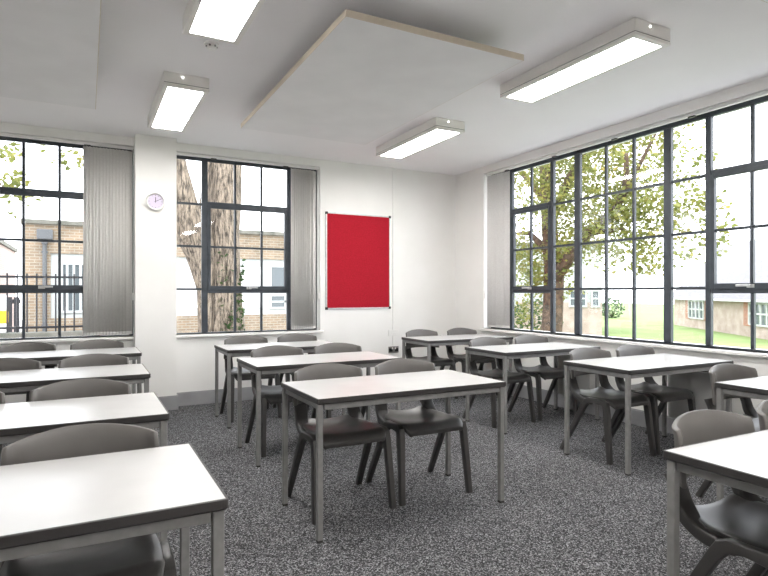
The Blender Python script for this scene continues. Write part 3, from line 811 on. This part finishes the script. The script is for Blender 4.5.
bm = bmesh.new(); box(bm, -1.12,16.80,2.62,-.76,16.99,2.88,bevel=.02,T=TBd); box(bm, -1.02,16.84,2.5,-.88,16.99,2.64,bevel=.02,T=TBd); finish('rain_hopper', bm, M['lead'], B)

# low boundary wall and railing outside the left window
w_ = thing('boundary_wall', 'low mossy brick wall with the black railing on it outside the left window', 'wall', (-2,8.6,GZ))
bm = bmesh.new(); box(bm, -5, -.11, 0, 2.35, .11, 1.87); finish('brick_wall', bm, M['brick'], w_)
bm = bmesh.new(); box(bm, -5.03, -.14, 1.87, 2.38, .14, 1.94, bevel=.01); finish('coping', bm, M['coping'], w_)
fz = GZ+1.94+.001
f = thing('metal_railing', 'black metal railing on the low wall outside the left window', 'railing', (-1.6,8.6,fz))
for z in (.06, .715):
    bm = bmesh.new(); box(bm, -1.9, -.02, z-.014, 1.93, .02, z+.014); finish('rail', bm, M['rail'], f)
for i in range(36):
    x = -1.86+i*.107; bm = bmesh.new(); ring_tube(bm, [(x,0,0),(x,0,.76)], .010, 8); finish('bar', bm, M['rail'], f)
# pinkish building and bins far left
pb = thing('town_house', 'pale pinkish brick house at the far left edge of the left window', 'building', (-5.6,24,GZ))
bm = bmesh.new(); box(bm, -2.8, 0, 0, 2.8, 6, 4.25); finish('wall', bm, M['pale_brick'], pb)
bm = bmesh.new(); box(bm, -2.9,-.1,4.25,2.88,6.1,4.4); finish('roof_coping', bm, M['coping'], pb)
for x in (-.8,.9,2.2):
    bm = bmesh.new(); box(bm, x-.4,-.03,2.0,x+.4,-.001,3.1); finish('window', bm, M['render_white'], pb)
st = thing('bollard', 'white bollard with a yellow band at the lower left of the left window', 'bollard', (-1.42,13.0,GZ))
bm = bmesh.new(); box(bm, -.08,-.08,0,.08,.08,1.86,bevel=.02); finish('body', bm, M['white'], st)
bm = bmesh.new(); box(bm, -.085,-.085,1.865,.085,.085,2.10,bevel=.02); finish('band', bm, M['yellow'], st)
bm = bmesh.new(); box(bm, -.08,-.08,2.105,.08,.08,2.4,bevel=.02); finish('hood', bm, M['white'], st)
gt = thing('metal_gate', 'dark metal gate behind the railing beside the brick building', 'gate', (-1.90,15.5,GZ))
for k in range(7):
    bm = bmesh.new(); box(bm, -.42+k*.14,-.02,0,-.31+k*.14,.02,2.35); finish('bar', bm, M['rail'], gt)
for z in (.3,1.3,2.2):
    bm = bmesh.new(); box(bm, -.46,.021,z,.55,.05,z+.1); finish('rail', bm, M['rail'], gt)

# long brick block behind the autumn tree
def facade(name, lab, A, Bp, z1, mw, mr, depth=8):
    A, Bp = Vector((*A,0)), Vector((*Bp,0)); d_ = (Bp-A); L = d_.length; ang = math.atan2(d_.y, d_.x)
    o = thing(name, lab, 'building', (A.x, A.y, GZ), ang)      # local x along the front, local -y faces the room
    return o, L
o, L = facade('brick_block', 'pinkish brick block with white windows behind the autumn tree', (22.2,26.1), (25.8,22.43), 0, None, None)
bm = bmesh.new(); box(bm, -6, 0, 0, L, 8, 1.9); finish('brick_wall', bm, M['stone'], o)
bm = bmesh.new(); box(bm, -6, .05, 1.9, L, 8, 5.2); finish('upper_cladding', bm, M['render_white'], o)
bm = bmesh.new(); box(bm, -6.1, -.15, 5.2, L+.15, 8, 5.4); finish('roof_edge', bm, M['coping'], o)
for x in (-2.6,-.6,1.9,3.35,4.55):
    bm = bmesh.new()
    x1 = min(x+1.0, L-.1); z0_, z1_ = 1.62, 2.62
    for q in ((x,z0_,x+.1,z1_),(x1-.1,z0_,x1,z1_),(x+.1,z0_,x1-.1,z0_+.1),(x+.1,z1_-.1,x1-.1,z1_),(x+.1,(z0_+z1_)/2-.04,x1-.1,(z0_+z1_)/2+.04)): box(bm, q[0],-.10,q[1],q[2],-.001,q[3])
    fo = finish('window', bm, M['render_white'], o)
    bm = bmesh.new(); box(bm, x+.1,-.05,z0_+.1,x1-.1,-.002,z1_-.1); finish('pane', bm, M['winglass'], fo)

# low stone cottage with a big slate roof across the lawn
o, L = facade('cottage', 'low stone cottage with red brick window surrounds and a slate roof across the lawn', (39.47,27.48), (31.22,16.52), 0, None, None)
# the front runs towards the camera, so local +y points back into the house on its far side
sgn = 1
bm = bmesh.new(); box(bm, -.2, 0, 0, L+9, 7, 2.12); finish('stone_wall', bm, M['stone'], o)
bm = bmesh.new()
e_ = [(-.6,-.35,2.05),(L+9.4,-.35,2.05),(L+9.4,7.35,2.05),(-.6,7.35,2.05),(-.6,3.5,6.0),(L+9.4,3.5,6.0)]
vv = [bm.verts.new(p) for p in e_]
for q in ((0,1,5,4),(3,4,5,2),(0,4,3),(1,2,5),(0,3,2,1)): bm.faces.new([vv[i] for i in q])
finish('roof', bm, M['roof'], o)
bm = bmesh.new(); box(bm, -.6,-.47,1.95,L+9.4,-.36,2.07); finish('gutter', bm, M['render_white'], o)
for u_ in (.22, .865, 1.3):
    x = u_*L; w1 = 2.6; z0_, z1_ = .70, 1.92
    bm = bmesh.new(); box(bm, x-.75,-.045,z0_-.1,x,-.001,z1_); box(bm, x+w1,-.045,z0_-.1,x+w1+.75,-.001,z1_); fb = finish('brick_surround', bm, M['brick_red'], o)
    bm = bmesh.new()
    for i in range(5): c_ = x+w1*i/4; box(bm, c_-.06,-.12,z0_,c_+.06,-.001,z1_)
    for z in (z0_, (z0_+z1_)/2, z1_-.06): box(bm, x,-.11,z-.04,x+w1,-.001,z+.05)
    fo = finish('window', bm, M['render_white'], o)
    bm = bmesh.new(); box(bm, x+.05,-.04,z0_,x+w1-.05,-.002,z1_); finish('pane', bm, M['winglass'], fo)

# ------------------------------------------------------------------ light from the sky
w = bpy.data.worlds.new('overcast_sky'); scene.world = w; w.use_nodes = True
n, l = w.node_tree.nodes, w.node_tree.links
bg = n['Background']; tc = n.new('ShaderNodeTexCoord'); sp = n.new('ShaderNodeSeparateXYZ')
rp = n.new('ShaderNodeValToRGB'); l.new(tc.outputs['Generated'], sp.inputs[0]); 
mr = n.new('ShaderNodeMapRange'); mr.inputs['From Min'].default_value = -.1; mr.inputs['From Max'].default_value = 1
l.new(sp.outputs['Z'], mr.inputs['Value']); l.new(mr.outputs['Result'], rp.inputs[0])
e = rp.color_ramp.elements; e[0].position, e[0].color = 0, (.93,.95,1,1); e[1].position, e[1].color = 1, (.90,.94,1,1)
l.new(rp.outputs[0], bg.inputs['Color']); bg.inputs['Strength'].default_value = 2.6

# ------------------------------------------------------------------ camera
F = 563.56
cam = bpy.data.cameras.new('camera'); co = bpy.data.objects.new('camera', cam); COL.objects.link(co); scene.camera = co
cam.sensor_width = 36; cam.lens = F/768*36; cam.shift_y = (292.663-288)/768; cam.clip_end = 300
co.location = (0,0,EYE); co.rotation_euler = (math.radians(90), 0, -.486)

scene.view_settings.view_transform = 'Standard'; scene.view_settings.look = 'None'
scene.view_settings.gamma = 1; scene.view_settings.use_curve_mapping = False
scene.view_settings.exposure = 1.27
scene.cycles.use_denoising = True
scene.cycles.max_bounces = 10; scene.cycles.diffuse_bounces = 8; scene.cycles.transparent_max_bounces = 16
scene.cycles.sample_clamp_indirect = 6
